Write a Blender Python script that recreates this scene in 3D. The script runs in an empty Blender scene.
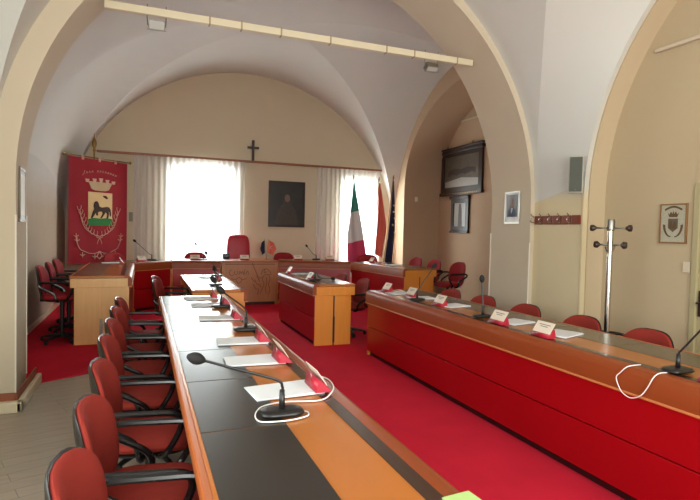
import bpy, bmesh, math, random
from mathutils import Vector, Matrix
random.seed(7)
C = bpy.context.scene.collection
PI = math.pi

# ------------------------------------------------------------------ materials
def lin(c):
    return tuple((v/255/12.92 if v/255 <= .04045 else ((v/255+.055)/1.055)**2.4) for v in c)

def mat(name, rgb, rough=.6, metal=0., spec=.5, noise=0., nscale=8., bump=0., bscale=60., coat=0., sheen=0.):
    m = bpy.data.materials.new(name); m.use_nodes = True
    nt = m.node_tree; b = nt.nodes['Principled BSDF']
    col = lin(rgb)
    b.inputs['Base Color'].default_value = (*col, 1)
    b.inputs['Roughness'].default_value = rough
    b.inputs['Metallic'].default_value = metal
    b.inputs['Specular IOR Level'].default_value = spec
    b.inputs['Coat Weight'].default_value = coat
    b.inputs['Coat Roughness'].default_value = .06
    b.inputs['Sheen Weight'].default_value = sheen
    tc = nt.nodes.new('ShaderNodeTexCoord')
    if noise:
        n = nt.nodes.new('ShaderNodeTexNoise'); n.inputs['Scale'].default_value = nscale; n.inputs['Detail'].default_value = 5
        nt.links.new(tc.outputs['Object'], n.inputs['Vector'])
        r = nt.nodes.new('ShaderNodeMix'); r.data_type = 'RGBA'
        r.inputs['A'].default_value = (*[max(0, v*(1-noise)) for v in col], 1)
        r.inputs['B'].default_value = (*[min(1, v*(1+noise)) for v in col], 1)
        nt.links.new(n.outputs['Fac'], r.inputs['Factor'])
        nt.links.new(r.outputs['Result'], b.inputs['Base Color'])
    if bump:
        n2 = nt.nodes.new('ShaderNodeTexNoise'); n2.inputs['Scale'].default_value = bscale; n2.inputs['Detail'].default_value = 3
        nt.links.new(tc.outputs['Object'], n2.inputs['Vector'])
        bp = nt.nodes.new('ShaderNodeBump'); bp.inputs['Strength'].default_value = bump; bp.inputs['Distance'].default_value = .01
        nt.links.new(n2.outputs['Fac'], bp.inputs['Height']); nt.links.new(bp.outputs['Normal'], b.inputs['Normal'])
    return m

def wood(name, rgb, rough=.35, dark=.78, scale=(1.5, 14, 14), coat=0.):
    m = mat(name, rgb, rough, coat=coat); nt = m.node_tree; b = nt.nodes['Principled BSDF']
    col = lin(rgb)
    tc = nt.nodes.new('ShaderNodeTexCoord'); mp = nt.nodes.new('ShaderNodeMapping'); mp.inputs['Scale'].default_value = scale
    n = nt.nodes.new('ShaderNodeTexNoise'); n.inputs['Scale'].default_value = 3; n.inputs['Detail'].default_value = 6; n.inputs['Distortion'].default_value = .6
    r = nt.nodes.new('ShaderNodeMix'); r.data_type = 'RGBA'
    r.inputs['A'].default_value = (*[v*dark for v in col], 1); r.inputs['B'].default_value = (*[min(1, v*1.12) for v in col], 1)
    nt.links.new(tc.outputs['Object'], mp.inputs['Vector']); nt.links.new(mp.outputs['Vector'], n.inputs['Vector'])
    nt.links.new(n.outputs['Fac'], r.inputs['Factor']); nt.links.new(r.outputs['Result'], b.inputs['Base Color'])
    return m

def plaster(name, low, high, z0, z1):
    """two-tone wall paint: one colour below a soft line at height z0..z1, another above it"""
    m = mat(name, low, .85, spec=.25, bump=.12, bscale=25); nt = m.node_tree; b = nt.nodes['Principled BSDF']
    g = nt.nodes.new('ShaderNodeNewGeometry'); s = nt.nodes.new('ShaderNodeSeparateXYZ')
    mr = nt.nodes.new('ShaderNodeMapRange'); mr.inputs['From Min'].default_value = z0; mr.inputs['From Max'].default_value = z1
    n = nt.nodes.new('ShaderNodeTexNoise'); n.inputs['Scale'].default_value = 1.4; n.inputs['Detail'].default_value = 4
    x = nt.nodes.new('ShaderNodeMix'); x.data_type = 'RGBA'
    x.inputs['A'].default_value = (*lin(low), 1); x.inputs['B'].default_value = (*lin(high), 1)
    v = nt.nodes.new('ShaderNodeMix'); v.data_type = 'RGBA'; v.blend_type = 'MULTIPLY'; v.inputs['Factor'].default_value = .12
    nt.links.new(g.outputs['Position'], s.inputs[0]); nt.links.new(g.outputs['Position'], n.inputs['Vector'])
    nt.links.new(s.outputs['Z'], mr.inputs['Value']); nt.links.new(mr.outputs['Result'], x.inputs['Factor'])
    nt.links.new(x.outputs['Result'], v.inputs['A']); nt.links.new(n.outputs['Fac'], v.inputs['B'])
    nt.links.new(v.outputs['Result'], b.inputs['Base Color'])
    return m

M = {}
M['vault'] = mat('vault_plaster', (206, 208, 202), .85, spec=.25, bump=.1, bscale=18, noise=.03, nscale=1.5)
M['vault_rear'] = mat('rear_vault_plaster', (208, 204, 197), .8, spec=.3, bump=.1, bscale=18, noise=.03, nscale=1.5)
M['arch'] = mat('arch_paint', (202, 190, 167), .85, spec=.25, bump=.1, bscale=20, noise=.03, nscale=2)
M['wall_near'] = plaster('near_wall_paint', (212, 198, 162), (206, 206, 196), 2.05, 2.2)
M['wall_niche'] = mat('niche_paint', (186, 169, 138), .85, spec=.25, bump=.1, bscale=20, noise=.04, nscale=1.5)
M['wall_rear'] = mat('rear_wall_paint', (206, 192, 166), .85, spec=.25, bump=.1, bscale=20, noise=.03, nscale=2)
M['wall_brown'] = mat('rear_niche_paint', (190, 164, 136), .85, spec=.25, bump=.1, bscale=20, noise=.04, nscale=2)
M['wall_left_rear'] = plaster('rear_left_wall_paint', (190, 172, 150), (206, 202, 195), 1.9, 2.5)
M['white_paint'] = mat('white_paint', (226, 222, 208), .6)
M['floor'] = None
M['carpet'] = mat('red_carpet', (204, 36, 58), .95, spec=.1, noise=.16, nscale=3, bump=.5, bscale=260)
M['fabric'] = mat('red_fabric', (142, 47, 38), .85, spec=.2, noise=.06, nscale=40, bump=.25, bscale=220)
M['fabric_dark'] = mat('dark_red_fabric', (150, 36, 40), .85, spec=.2, noise=.06, nscale=40, bump=.2, bscale=200)
M['leather'] = mat('red_leather', (172, 30, 50), .45, noise=.05, nscale=20)
M['black'] = mat('black_plastic', (26, 25, 25), .35)
M['black_gloss'] = mat('black_gloss', (22, 21, 22), .22)
M['rubber'] = mat('rubber', (18, 18, 18), .8)
M['chrome'] = mat('chrome', (200, 198, 190), .22, metal=1)
M['steel'] = mat('dull_steel', (150, 148, 140), .4, metal=1)
M['brass'] = mat('brass', (150, 120, 70), .35, metal=1)
M['orange'] = wood('orange_wood', (172, 102, 42), .25, .9, (1.2, .12, 1.2))
M['orange_side'] = wood('honey_wood', (214, 140, 58), .3, .88, (9, 9, .8))
M['pale_side'] = wood('pale_beech', (224, 178, 116), .35, .9, (9, 9, .8))
M['lip'] = wood('lip_wood', (160, 84, 38), .35, .85, (8, .4, 8))
M['band'] = wood('band_wood', (140, 66, 30), .4, .85, (6, .4, 6))
M['band'].node_tree.nodes['Principled BSDF'].inputs['Specular IOR Level'].default_value = .25
M['bead'] = mat('pale_bead', (190, 120, 72), .3)
M['red_panel'] = mat('red_lacquer', (158, 6, 16), .3, coat=.15, noise=.04, nscale=2)
M['kick'] = mat('kick_plate', (40, 8, 10), .5)
M['inlay'] = mat('dark_leather_inlay', (48, 43, 38), .3, spec=.2, noise=.1, nscale=6, coat=.06)
M['inlay_grey'] = mat('grey_leather_inlay', (100, 86, 66), .24, spec=.35, noise=.06, nscale=6, coat=.06)
M['stripe'] = mat('brown_stripe', (58, 38, 26), .25, coat=.3)
M['slot'] = mat('slot_dark', (40, 22, 14), .6)
M['paper'] = mat('white_paper', (220, 224, 226), .7)
M['card'] = mat('plate_card', (226, 214, 196), .5)
M['plate_red'] = mat('plate_red', (170, 30, 50), .35)
M['ink'] = mat('grey_ink', (110, 104, 100), .8)
M['cable'] = mat('white_cable', (232, 230, 226), .45)
M['darkwood'] = wood('dark_carved_wood', (52, 34, 26), .4, .7, (10, 10, 10))
M['desk_front'] = wood('speaker_desk_front', (176, 124, 84), .45, .88, (6, 6, 1))
M['engrave'] = mat('engraved_line', (84, 46, 32), .7)
M['banner'] = mat('banner_cloth', (150, 20, 36), .85, noise=.06, nscale=6, bump=.2, bscale=150)
M['embroid'] = mat('silver_thread', (206, 160, 140), .6)
M['gold_field'] = mat('gold_field', (226, 194, 140), .7)
M['crown'] = mat('crown_thread', (190, 160, 124), .6, noise=.3, nscale=60)
M['green'] = mat('green_thread', (22, 120, 46), .7)
M['horse'] = mat('dark_thread', (62, 38, 26), .8)
M['curtain_wood'] = wood('pelmet_wood', (146, 92, 62), .4, .85, (1, 8, 8))
M['canvas'] = mat('dark_canvas', (44, 42, 40), .35, noise=.35, nscale=5)
M['skin'] = mat('painted_skin', (120, 96, 84), .6)
M['suit'] = mat('printed_suit', (52, 58, 78), .6)
M['shirt'] = mat('printed_shirt', (196, 190, 184), .6)
M['photo'] = mat('old_photograph', (92, 82, 70), .35, noise=.45, nscale=14)
M['photo_dark'] = mat('old_photograph_dark', (62, 52, 46), .35, noise=.3, nscale=14)
M['photo_pale'] = mat('old_photograph_pale', (170, 166, 158), .35, noise=.15, nscale=10)
M['silver_frame'] = mat('silver_frame', (190, 186, 176), .35, metal=.4)
M['grey_frame'] = mat('grey_frame', (120, 112, 94), .45)
M['speaker'] = mat('speaker_grille', (84, 88, 80), .7, bump=.5, bscale=500)
M['speaker_case'] = mat('speaker_case', (176, 174, 162), .5)
M['hook_wood'] = wood('hook_board_wood', (120, 58, 34), .4, .8, (3, 12, 12))
M['door'] = mat('door_paint', (168, 158, 120), .5)
M['poster'] = mat('poster_paper', (170, 166, 146), .55, noise=.35, nscale=70)
M['poster_frame'] = wood('poster_frame_wood', (136, 100, 58), .5, .8)
M['sepia'] = mat('sepia_print', (92, 70, 42), .7)
M['it_green'] = mat('flag_green', (64, 140, 122), .8)  # muted teal of cloth lit from behind is put into the colour
M['it_white'] = mat('flag_white', (214, 210, 208), .8)
M['it_red'] = mat('flag_red', (200, 62, 98), .8)
M['town_red'] = mat('flag_town_red', (220, 104, 88), .8)
M['eu_blue'] = mat('flag_blue', (30, 34, 66), .8)
M['star'] = mat('flag_star', (206, 196, 150), .7)
M['beam'] = mat('beam_paint', (214, 205, 176), .6)
M['beam_clip'] = mat('beam_clip', (160, 142, 108), .5)
M['lamp_glass'] = mat('floodlight_glass', (168, 168, 162), .55)
M['green_folder'] = mat('green_folder', (176, 206, 128), .5)
M['baseboard'] = mat('baseboard_tile', (150, 84, 56), .5)
M['trunking'] = mat('white_trunking', (220, 208, 176), .5)

def floor_mat():
    m = mat('laminate_floor', (176, 166, 150), .33); nt = m.node_tree; b = nt.nodes['Principled BSDF']
    tc = nt.nodes.new('ShaderNodeTexCoord'); mp = nt.nodes.new('ShaderNodeMapping')
    mp.inputs['Rotation'].default_value = (0, 0, math.radians(-20))
    br = nt.nodes.new('ShaderNodeTexBrick'); br.inputs['Scale'].default_value = 1
    br.inputs['Brick Width'].default_value = 1.2; br.inputs['Row Height'].default_value = .13
    br.inputs['Mortar Size'].default_value = .003
    br.inputs['Color1'].default_value = (*lin((192, 180, 164)), 1); br.inputs['Color2'].default_value = (*lin((184, 173, 157)), 1)
    br.inputs['Mortar'].default_value = (*lin((150, 140, 126)), 1)
    n = nt.nodes.new('ShaderNodeTexNoise'); n.inputs['Scale'].default_value = 4; n.inputs['Detail'].default_value = 5
    mp2 = nt.nodes.new('ShaderNodeMapping'); mp2.inputs['Scale'].default_value = (.6, 7, 1); mp2.inputs['Rotation'].default_value = (0, 0, math.radians(-20))
    x = nt.nodes.new('ShaderNodeMix'); x.data_type = 'RGBA'; x.blend_type = 'MULTIPLY'; x.inputs['Factor'].default_value = .3
    L = nt.links.new
    L(tc.outputs['Object'], mp.inputs['Vector']); L(mp.outputs['Vector'], br.inputs['Vector'])
    L(tc.outputs['Object'], mp2.inputs['Vector']); L(mp2.outputs['Vector'], n.inputs['Vector'])
    L(br.outputs['Color'], x.inputs['A']); L(n.outputs['Fac'], x.inputs['B']); L(x.outputs['Result'], b.inputs['Base Color'])
    return m
M['floor'] = floor_mat()

def curtain_mat():
    m = bpy.data.materials.new('sheer_curtain'); m.use_nodes = True; nt = m.node_tree
    for n in list(nt.nodes): nt.nodes.remove(n)
    o = nt.nodes.new('ShaderNodeOutputMaterial'); d = nt.nodes.new('ShaderNodeBsdfDiffuse'); t = nt.nodes.new('ShaderNodeBsdfTranslucent')
    tr = nt.nodes.new('ShaderNodeBsdfTransparent'); a = nt.nodes.new('ShaderNodeMixShader'); b = nt.nodes.new('ShaderNodeMixShader')
    d.inputs['Color'].default_value = (.85, .85, .84, 1); t.inputs['Color'].default_value = (.86, .88, .88, 1)
    a.inputs[0].default_value = .6; b.inputs[0].default_value = .2
    nt.links.new(d.outputs[0], a.inputs[1]); nt.links.new(t.outputs[0], a.inputs[2])
    nt.links.new(a.outputs[0], b.inputs[1]); nt.links.new(tr.outputs[0], b.inputs[2]); nt.links.new(b.outputs[0], o.inputs[0])
    return m
M['curtain'] = curtain_mat()

def glass_mat():
    m = bpy.data.materials.new('window_glass'); m.use_nodes = True; nt = m.node_tree
    for n in list(nt.nodes): nt.nodes.remove(n)
    o = nt.nodes.new('ShaderNodeOutputMaterial'); g = nt.nodes.new('ShaderNodeBsdfGlossy'); g.inputs['Roughness'].default_value = .02
    tr = nt.nodes.new('ShaderNodeBsdfTransparent'); a = nt.nodes.new('ShaderNodeMixShader'); a.inputs[0].default_value = .06
    nt.links.new(tr.outputs[0], a.inputs[1]); nt.links.new(g.outputs[0], a.inputs[2]); nt.links.new(a.outputs[0], o.inputs[0])
    return m
M['glass'] = glass_mat()

# ------------------------------------------------------------------ mesh helpers
class MB:
    def __init__(s): s.bm = bmesh.new()
    def box(s, lo, hi, bev=0., seg=2, rot=None, piv=None):
        t = bmesh.new(); bmesh.ops.create_cube(t, size=1)
        c = Vector([(a+b)/2 for a, b in zip(lo, hi)]); d = [abs(b-a) for a, b in zip(lo, hi)]
        for v in t.verts: v.co = Vector((v.co.x*d[0], v.co.y*d[1], v.co.z*d[2]))+c
        if bev: bmesh.ops.bevel(t, geom=t.edges[:], offset=min(bev, min(d)*.45), segments=seg, affect='EDGES', profile=.5)
        t.normal_update()
        for fc in t.faces: fc.smooth = max(abs(fc.normal.x), abs(fc.normal.y), abs(fc.normal.z)) < .999
        if rot is not None:
            p = Vector(piv) if piv else c
            for v in t.verts: v.co = rot @ (v.co-p)+p
        return s.merge(t)
    def merge(s, t):
        me = bpy.data.meshes.new('t'); t.to_mesh(me); t.free(); s.bm.from_mesh(me); bpy.data.meshes.remove(me); return s
    def tube(s, pts, r, n=8, caps=True):
        pts = [Vector(p) for p in pts]; rs = r if isinstance(r, (list, tuple)) else [r]*len(pts)
        rings = []; up = None
        for i, p in enumerate(pts):
            d = (pts[min(i+1, len(pts)-1)]-pts[max(i-1, 0)]).normalized()
            if up is None: up = Vector((0, 0, 1)) if abs(d.z) < .9 else Vector((1, 0, 0))
            a = d.cross(up)
            if a.length < 1e-4: a = d.cross(Vector((0, 1, 0)))
            a.normalize(); b = a.cross(d).normalized(); up = b
            rings.append([s.bm.verts.new(p+(a*math.cos(2*PI*k/n)+b*math.sin(2*PI*k/n))*rs[i]) for k in range(n)])
        for A, B in zip(rings, rings[1:]):
            for k in range(n): s.bm.faces.new((A[k], A[(k+1) % n], B[(k+1) % n], B[k])).smooth = True
        if caps: s.bm.faces.new(rings[0][::-1]); s.bm.faces.new(rings[-1])
        return s
    def lathe(s, prof, c=(0, 0, 0), n=20):
        c = Vector(c); rings = []
        for r, z in prof:
            rings.append([s.bm.verts.new(c+Vector((max(r, 1e-4)*math.cos(2*PI*k/n), max(r, 1e-4)*math.sin(2*PI*k/n), z))) for k in range(n)])
        for A, B in zip(rings, rings[1:]):
            for k in range(n): s.bm.faces.new((A[k], A[(k+1) % n], B[(k+1) % n], B[k])).smooth = True
        s.bm.faces.new(rings[0][::-1]); s.bm.faces.new(rings[-1]); return s
    def prism(s, poly, o, ax, ay, depth):
        """polygon (a,b) in plane o+a*ax+b*ay extruded by vector depth"""
        o, ax, ay, dp = Vector(o), Vector(ax), Vector(ay), Vector(depth)
        A = [s.bm.verts.new(o+ax*a+ay*b) for a, b in poly]; B = [s.bm.verts.new(v.co+dp) for v in A]
        n = len(A); s.bm.faces.new(A); s.bm.faces.new(B[::-1])
        for k in range(n): s.bm.faces.new((A[k], B[k], B[(k+1) % n], A[(k+1) % n])).smooth = True
        return s
    def grid(s, f, nu, nv):
        V = [[s.bm.verts.new(f(i/nu, j/nv)) for j in range(nv+1)] for i in range(nu+1)]
        for i in range(nu):
            for j in range(nv): s.bm.faces.new((V[i][j], V[i+1][j], V[i+1][j+1], V[i][j+1])).smooth = True
        return s
    def pad(s, sx, sy, th, f, p=3., n=36, rings=6):
        """closed cushion with a superellipse outline; f(a,b,d) places each point"""
        def ring(q, sg):
            d = sg*th/2*max(0., 1-q**6)**.5
            out = []
            for k in range(n):
                t = 2*PI*k/n; c, si = math.cos(t), math.sin(t)
                out.append(s.bm.verts.new(f(q*sx*math.copysign(abs(c)**(2/p), c), q*sy*math.copysign(abs(si)**(2/p), si), d)))
            return out
        qs = [.3, .6, .8, .92, .98]
        R = [ring(q, 1) for q in qs]+[ring(1, 1)]+[ring(q, -1) for q in qs[::-1]]
        for A, B in zip(R, R[1:]):
            for k in range(n): s.bm.faces.new((A[k], A[(k+1) % n], B[(k+1) % n], B[k])).smooth = True
        for rr, sg in ((R[0], 1), (R[-1], -1)):
            c = s.bm.verts.new(f(0, 0, sg*th/2))
            for k in range(n): s.bm.faces.new((c, rr[(k+1) % n], rr[k])).smooth = True
        return s
    def build(s, name, m, parent=None, loc=None, ang=35, bevel=0.):
        bm = s.bm; bmesh.ops.recalc_face_normals(bm, faces=bm.faces[:])
        me = bpy.data.meshes.new(name); bm.to_mesh(me); bm.free()
        fl = [p.use_smooth for p in me.polygons]
        me.set_sharp_from_angle(angle=math.radians(ang))
        for p, q in zip(me.polygons, fl): p.use_smooth = q
        me.materials.append(m)
        o = bpy.data.objects.new(name, me); C.objects.link(o)
        if parent is not None: o.parent = parent
        if loc is not None: o.location = loc
        return o

def tag(o, label, cat, group=None):
    o['label'] = label; o['category'] = cat
    if group: o['group'] = group
    return o
def struct(o): o['kind'] = 'structure'; return o
def thing(name, label, cat, loc=(0, 0, 0), rz=0., group=None):
    o = bpy.data.objects.new(name, None); C.objects.link(o); o.location = loc; o.rotation_euler = (0, 0, rz)
    o.empty_display_size = .1
    return tag(o, label, cat, group)
def copy_tree(o, parent=None):
    c = o.copy(); C.objects.link(c); c.parent = parent
    for ch in list(o.children): copy_tree(ch, c)
    return c

def bez(p, n=8):
    """Catmull-Rom through points"""
    p = [Vector(q) for q in p]; out = []
    for i in range(len(p)-1):
        a, b, c, d = p[max(i-1, 0)], p[i], p[i+1], p[min(i+2, len(p)-1)]
        for k in range(n):
            t = k/n
            out.append(.5*((2*b)+(-a+c)*t+(2*a-5*b+4*c-d)*t*t+(-a+3*b-3*c+d)*t**3))
    out.append(p[-1]); return out

# ------------------------------------------------------------------ architecture
Y1, Y2 = 5.35, 6.25          # the great arch
RX0, RX1, RY0, RY1 = -1.58, 6.31, 6.25, 13.0   # rear bay
NX0, NX1, NY0 = -1.22, 4.55, -1.9              # near bay

def arch_slab(name, m, axis, p0, p1, a0, a1, ztop, ac, rx0, rx1, zs, rise0, rise1, n=48):
    """wall slab between planes p0,p1 with an arched opening (rx0/rise0 at p0, rx1/rise1 at p1)"""
    b = MB(); bm = b.bm
    W = (lambda a, p, z: Vector((a, p, z))) if axis == 'Y' else (lambda a, p, z: Vector((p, a, z)))
    def outline(rx, rise):
        pts = [(ac-rx, 0.)]
        pts += [(ac-rx*math.cos(PI*k/n), zs+rise*math.sin(PI*k/n)) for k in range(n+1)]
        pts.append((ac+rx, 0.)); return pts
    sides = []
    for p, rx, rise in ((p0, rx0, rise0), (p1, rx1, rise1)):
        pts = outline(rx, rise)
        inner = [bm.verts.new(W(a, p, z)) for a, z in pts]
        top = [bm.verts.new(W(a, p, ztop)) for a, z in pts]
        l0, l1 = bm.verts.new(W(a0, p, 0)), bm.verts.new(W(a0, p, ztop)); r0, r1 = bm.verts.new(W(a1, p, 0)), bm.verts.new(W(a1, p, ztop))
        bm.faces.new((l0, inner[0], inner[1], top[1], l1)); bm.faces.new((r0, inner[-1], inner[-2], top[-2], r1))
        for k in range(1, len(pts)-2): bm.faces.new((inner[k], inner[k+1], top[k+1], top[k]))
        sides.append((inner, l0, l1, r0, r1))
    A, B = sides
    for k in range(len(A[0])-1): bm.faces.new((A[0][k], A[0][k+1], B[0][k+1], B[0][k])).smooth = True
    bm.faces.new((A[1], A[2], B[2], B[1])); bm.faces.new((A[3], A[4], B[4], B[3]))
    return struct(b.build(name, m, ang=40))

def vault(name, m, x0, x1, y0, y1, zs, rise, N=48, right=None, left=None):
    """groin vault; right / left: wall arch (centre y, half span, spring, rise, ease) the side web runs down to"""
    bm = bmesh.new(); V = {}
    S = [math.sin(-PI/2+PI*k/N) for k in range(N+1)]
    for i, u in enumerate(S):
        for j, v in enumerate(S):
            q = min(abs(u), abs(v))
            co = Vector(((x0+x1)/2+(x1-x0)/2*u, (y0+y1)/2+(y1-y0)/2*v, zs+rise*math.sqrt(max(0, 1-q*q))))
            side = right if u > 0 else left
            if side and abs(u) > abs(v)+1e-6 and abs(v) < 1:
                cy, hw, zs2, ri2, ease = side; t = (abs(u)-abs(v))/(1-abs(v)); h = math.sqrt(1-v*v)
                G = Vector(((x0+x1)/2+(x1-x0)/2*abs(v)*math.copysign(1, u), co.y, zs+rise*h)); P = Vector((x1 if u > 0 else x0, cy+hw*v, zs2+ri2*h))
                a, b = (math.sin(t*PI/2), 1-math.cos(t*PI/2)) if ease else (t, t)
                co = Vector((G.x+(P.x-G.x)*a, G.y+(P.y-G.y)*t, G.z+(P.z-G.z)*b))
            V[i, j] = bm.verts.new(co)
    for i in range(N):
        for j in range(N):
            a, b, c, d = V[i, j], V[i+1, j], V[i+1, j+1], V[i, j+1]
            if i == j: bm.faces.new((a, b, c)); bm.faces.new((a, c, d))
            elif i+j == N-1: bm.faces.new((a, b, d)); bm.faces.new((b, c, d))
            else: bm.faces.new((a, b, c, d))
    me = bpy.data.meshes.new(name)
    bmesh.ops.recalc_face_normals(bm, faces=bm.faces[:])
    diag = set()
    bm.verts.index_update()
    for (i, j), v in V.items():
        if i == j or i+j == N: diag.add(v.index)
    for e in bm.edges:
        if e.verts[0].index in diag and e.verts[1].index in diag: e.smooth = False
    bm.to_mesh(me); bm.free()
    for p in me.polygons: p.use_smooth = True
    me.materials.append(m)
    o = bpy.data.objects.new(name, me); C.objects.link(o); return struct(o)

struct(MB().box((-2.7, -2.3, -.1), (7.7, 13.4, 0)).build('floor', M['floor']))
struct(MB().box((-2.7, -2.3, 6.0), (7.7, 13.4, 6.1)).build('light_block_slab', M['vault']))  # unseen flat slab over the vaults, added to stop light leaking in
vault('ceiling_vault', M['vault'], NX0, NX1, NY0, Y1, 2.05, 2.885, right=(1.84, 2.72, 2.07, 2.72, False))
vault('ceiling_vault', M['vault_rear'], RX0, RX1, RY0, RY1, 1.5, 3.87, left=(9.625, 3.375, 1.5, 1.2, True))
# the great arch between the bays
arch_slab('wall_arch', M['arch'], 'Y', Y1, Y2, -2.6, 7.6, 6.0, 1.73, 2.76, 2.84, 2.03, 2.76, 2.84, 64)
# near bay
struct(MB().box((NX0-.2, 2.9, 0), (NX0, Y1, 6)).box((NX0-.2, NY0-.2, 0), (NX0, .1, 6)).box((NX0-.2, .1, 0), (NX0, 2.9, .9)).box((NX0-.2, .1, 3.0), (NX0, 2.9, 6)).build('wall_left', M['wall_near']))
arch_slab('wall_right', M['wall_near'], 'X', NX1, NX1+.06, NY0-.2, Y1, 6.0, 1.84, 2.72, 2.72, 2.07, 2.72, 2.72)
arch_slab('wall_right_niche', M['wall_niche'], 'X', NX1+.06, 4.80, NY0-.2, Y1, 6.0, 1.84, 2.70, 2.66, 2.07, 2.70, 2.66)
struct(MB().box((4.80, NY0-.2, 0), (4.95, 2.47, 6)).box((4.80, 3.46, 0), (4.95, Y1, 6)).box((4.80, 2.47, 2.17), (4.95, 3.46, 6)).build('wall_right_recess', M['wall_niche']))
wf = MB().box((-1.4, NY0-.2, 0), (4.9, NY0, .8)).box((-1.4, NY0-.2, 3.2), (4.9, NY0, 6))
for a, b2 in ((-1.4, -.6), (1.0, 1.9), (3.5, 4.9)): wf.box((a, NY0-.2, .8), (b2, NY0, 3.2))
struct(wf.build('wall_front', M['wall_near']))
# rear bay
wb = MB(); YB = RY1
xs = [(-2.6, .62), (2.02, 4.86), (5.86, 7.6)]
for a, b2 in xs: wb.box((a, YB, 0), (b2, YB+.35, 6))
wb.box((.62, YB, 0), (2.02, YB+.35, .75)).box((.62, YB, 3.0), (2.02, YB+.35, 6))
wb.box((4.86, YB, 0), (5.86, YB+.35, .75)).box((4.86, YB, 2.92), (5.86, YB+.35, 6))
struct(wb.build('wall_rear', M['wall_rear']))
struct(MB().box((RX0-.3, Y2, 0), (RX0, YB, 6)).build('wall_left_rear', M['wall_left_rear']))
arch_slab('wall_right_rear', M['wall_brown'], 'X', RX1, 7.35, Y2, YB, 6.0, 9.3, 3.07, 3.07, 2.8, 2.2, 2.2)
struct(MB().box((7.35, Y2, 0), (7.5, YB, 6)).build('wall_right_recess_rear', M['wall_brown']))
# baseboards and corner guards
struct(MB().box((-1.3, Y1-.02, 0), (-1.025, Y1, .16)).box((-1.03, Y1-.02, 0), (-1.015, Y2, .16)).build('baseboard_left', M['baseboard']))
struct(MB().box((-1.3, Y1-.09, 0), (-.965, Y1-.02, .1), .015).box((-1.015, Y1-.09, 0), (-.965, Y2, .1), .015).build('trim_1', M['trunking']))
struct(MB().box((RX0, Y2, .008), (RX0+.015, YB, .1)).build('baseboard_rear', M['trunking']))
for k, (x0, x1, y0, y1, zt) in enumerate(((-1.036, -1.024, Y1-.006, Y1+.006, 1.72), (-1.114, -1.102, Y2-.006, Y2+.006, 1.72), (4.484, 4.496, Y1-.006, Y1+.006, 1.55), (4.562, 4.576, Y2-.006, Y2+.006, 1.66))):
    struct(MB().box((x0, y0, .1), (x1, y1, zt)).build('trim_%d' % (k+2), M['white_paint']))
# slim mouldings on the recess walls
struct(MB().box((4.765, 1.0, 3.5), (4.80, 3.93, 3.54), .008).build('trim_6', M['arch']))
struct(MB().box((7.32, 7.0, 4.40), (7.35, 12.3, 4.44), .008).build('trim_7', M['arch']))

# windows
def window(n, x0, x1, z0, z1):
    f = MB(); y0, y1 = YB+.2, YB+.27
    for a in (x0, (x0+x1)/2-.04, x1-.07): f.box((a, y0, z0), (a+.07, y1, z1), .006)
    for z in (z0, z1-.07, z0+(z1-z0)*.62): f.box((x0, y0+.002, z), (x1, y1-.002, z+.06), .006)
    w = struct(f.build('window_%d' % n, M['white_paint']))
    MB().box((x0+.03, YB+.23, z0+.03), (x1-.03, YB+.236, z1-.03)).build('pane', M['glass'], w)
    MB().box((x0-.04, YB-.06, z0-.05), (x1+.04, YB+.2, z0), .008).build('window_sill', M['white_paint'], w)
window(1, .62, 2.02, .75, 3.0); window(2, 4.86, 5.86, .75, 2.92)

# door in the right recess
dr = struct(MB().box((4.80-.02, 3.40, 0), (4.86, 3.46, 2.17), .006).box((4.78, 2.47, 0), (4.86, 2.53, 2.17), .006).box((4.782, 2.53, 2.11), (4.86, 3.40, 2.168), .006).build('door_1', M['door']))
lf = MB().box((4.81, 2.53, .01), (4.85, 3.40, 2.11), .004)
for z0, z1 in ((.2, .95), (1.1, 1.95)): lf.box((4.802, 2.66, z0), (4.815, 3.27, z1), .006)
MB_leaf = lf.build('door_leaf', M['door'], dr)
h = MB().box((4.795, 3.345, .93), (4.803, 3.385, 1.17), .004).tube([(4.80, 3.365, 1.06), (4.75, 3.365, 1.06), (4.745, 3.33, 1.06), (4.745, 3.24, 1.06)], .009)
h.build('handle', M['darkwood'], dr)

# carpet
cp = MB(); poly = [(.55, NY0), (4.48, NY0), (4.48, 6.2), (4.55, 6.27), (6.3, 6.27), (6.3, YB), (RX0, YB), (RX0, 6.27), (-1.05, 6.27), (-.98, 6.2), (-.5, 6.48), (.55, 7.1)]
cp.prism(poly, (0, 0, 0), (1, 0, 0), (0, 1, 0), (0, 0, .008))
tag(cp.build('carpet', M['carpet'], ang=20), 'bright red fitted carpet covering the aisle and the far half of the hall', 'carpet')

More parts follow.
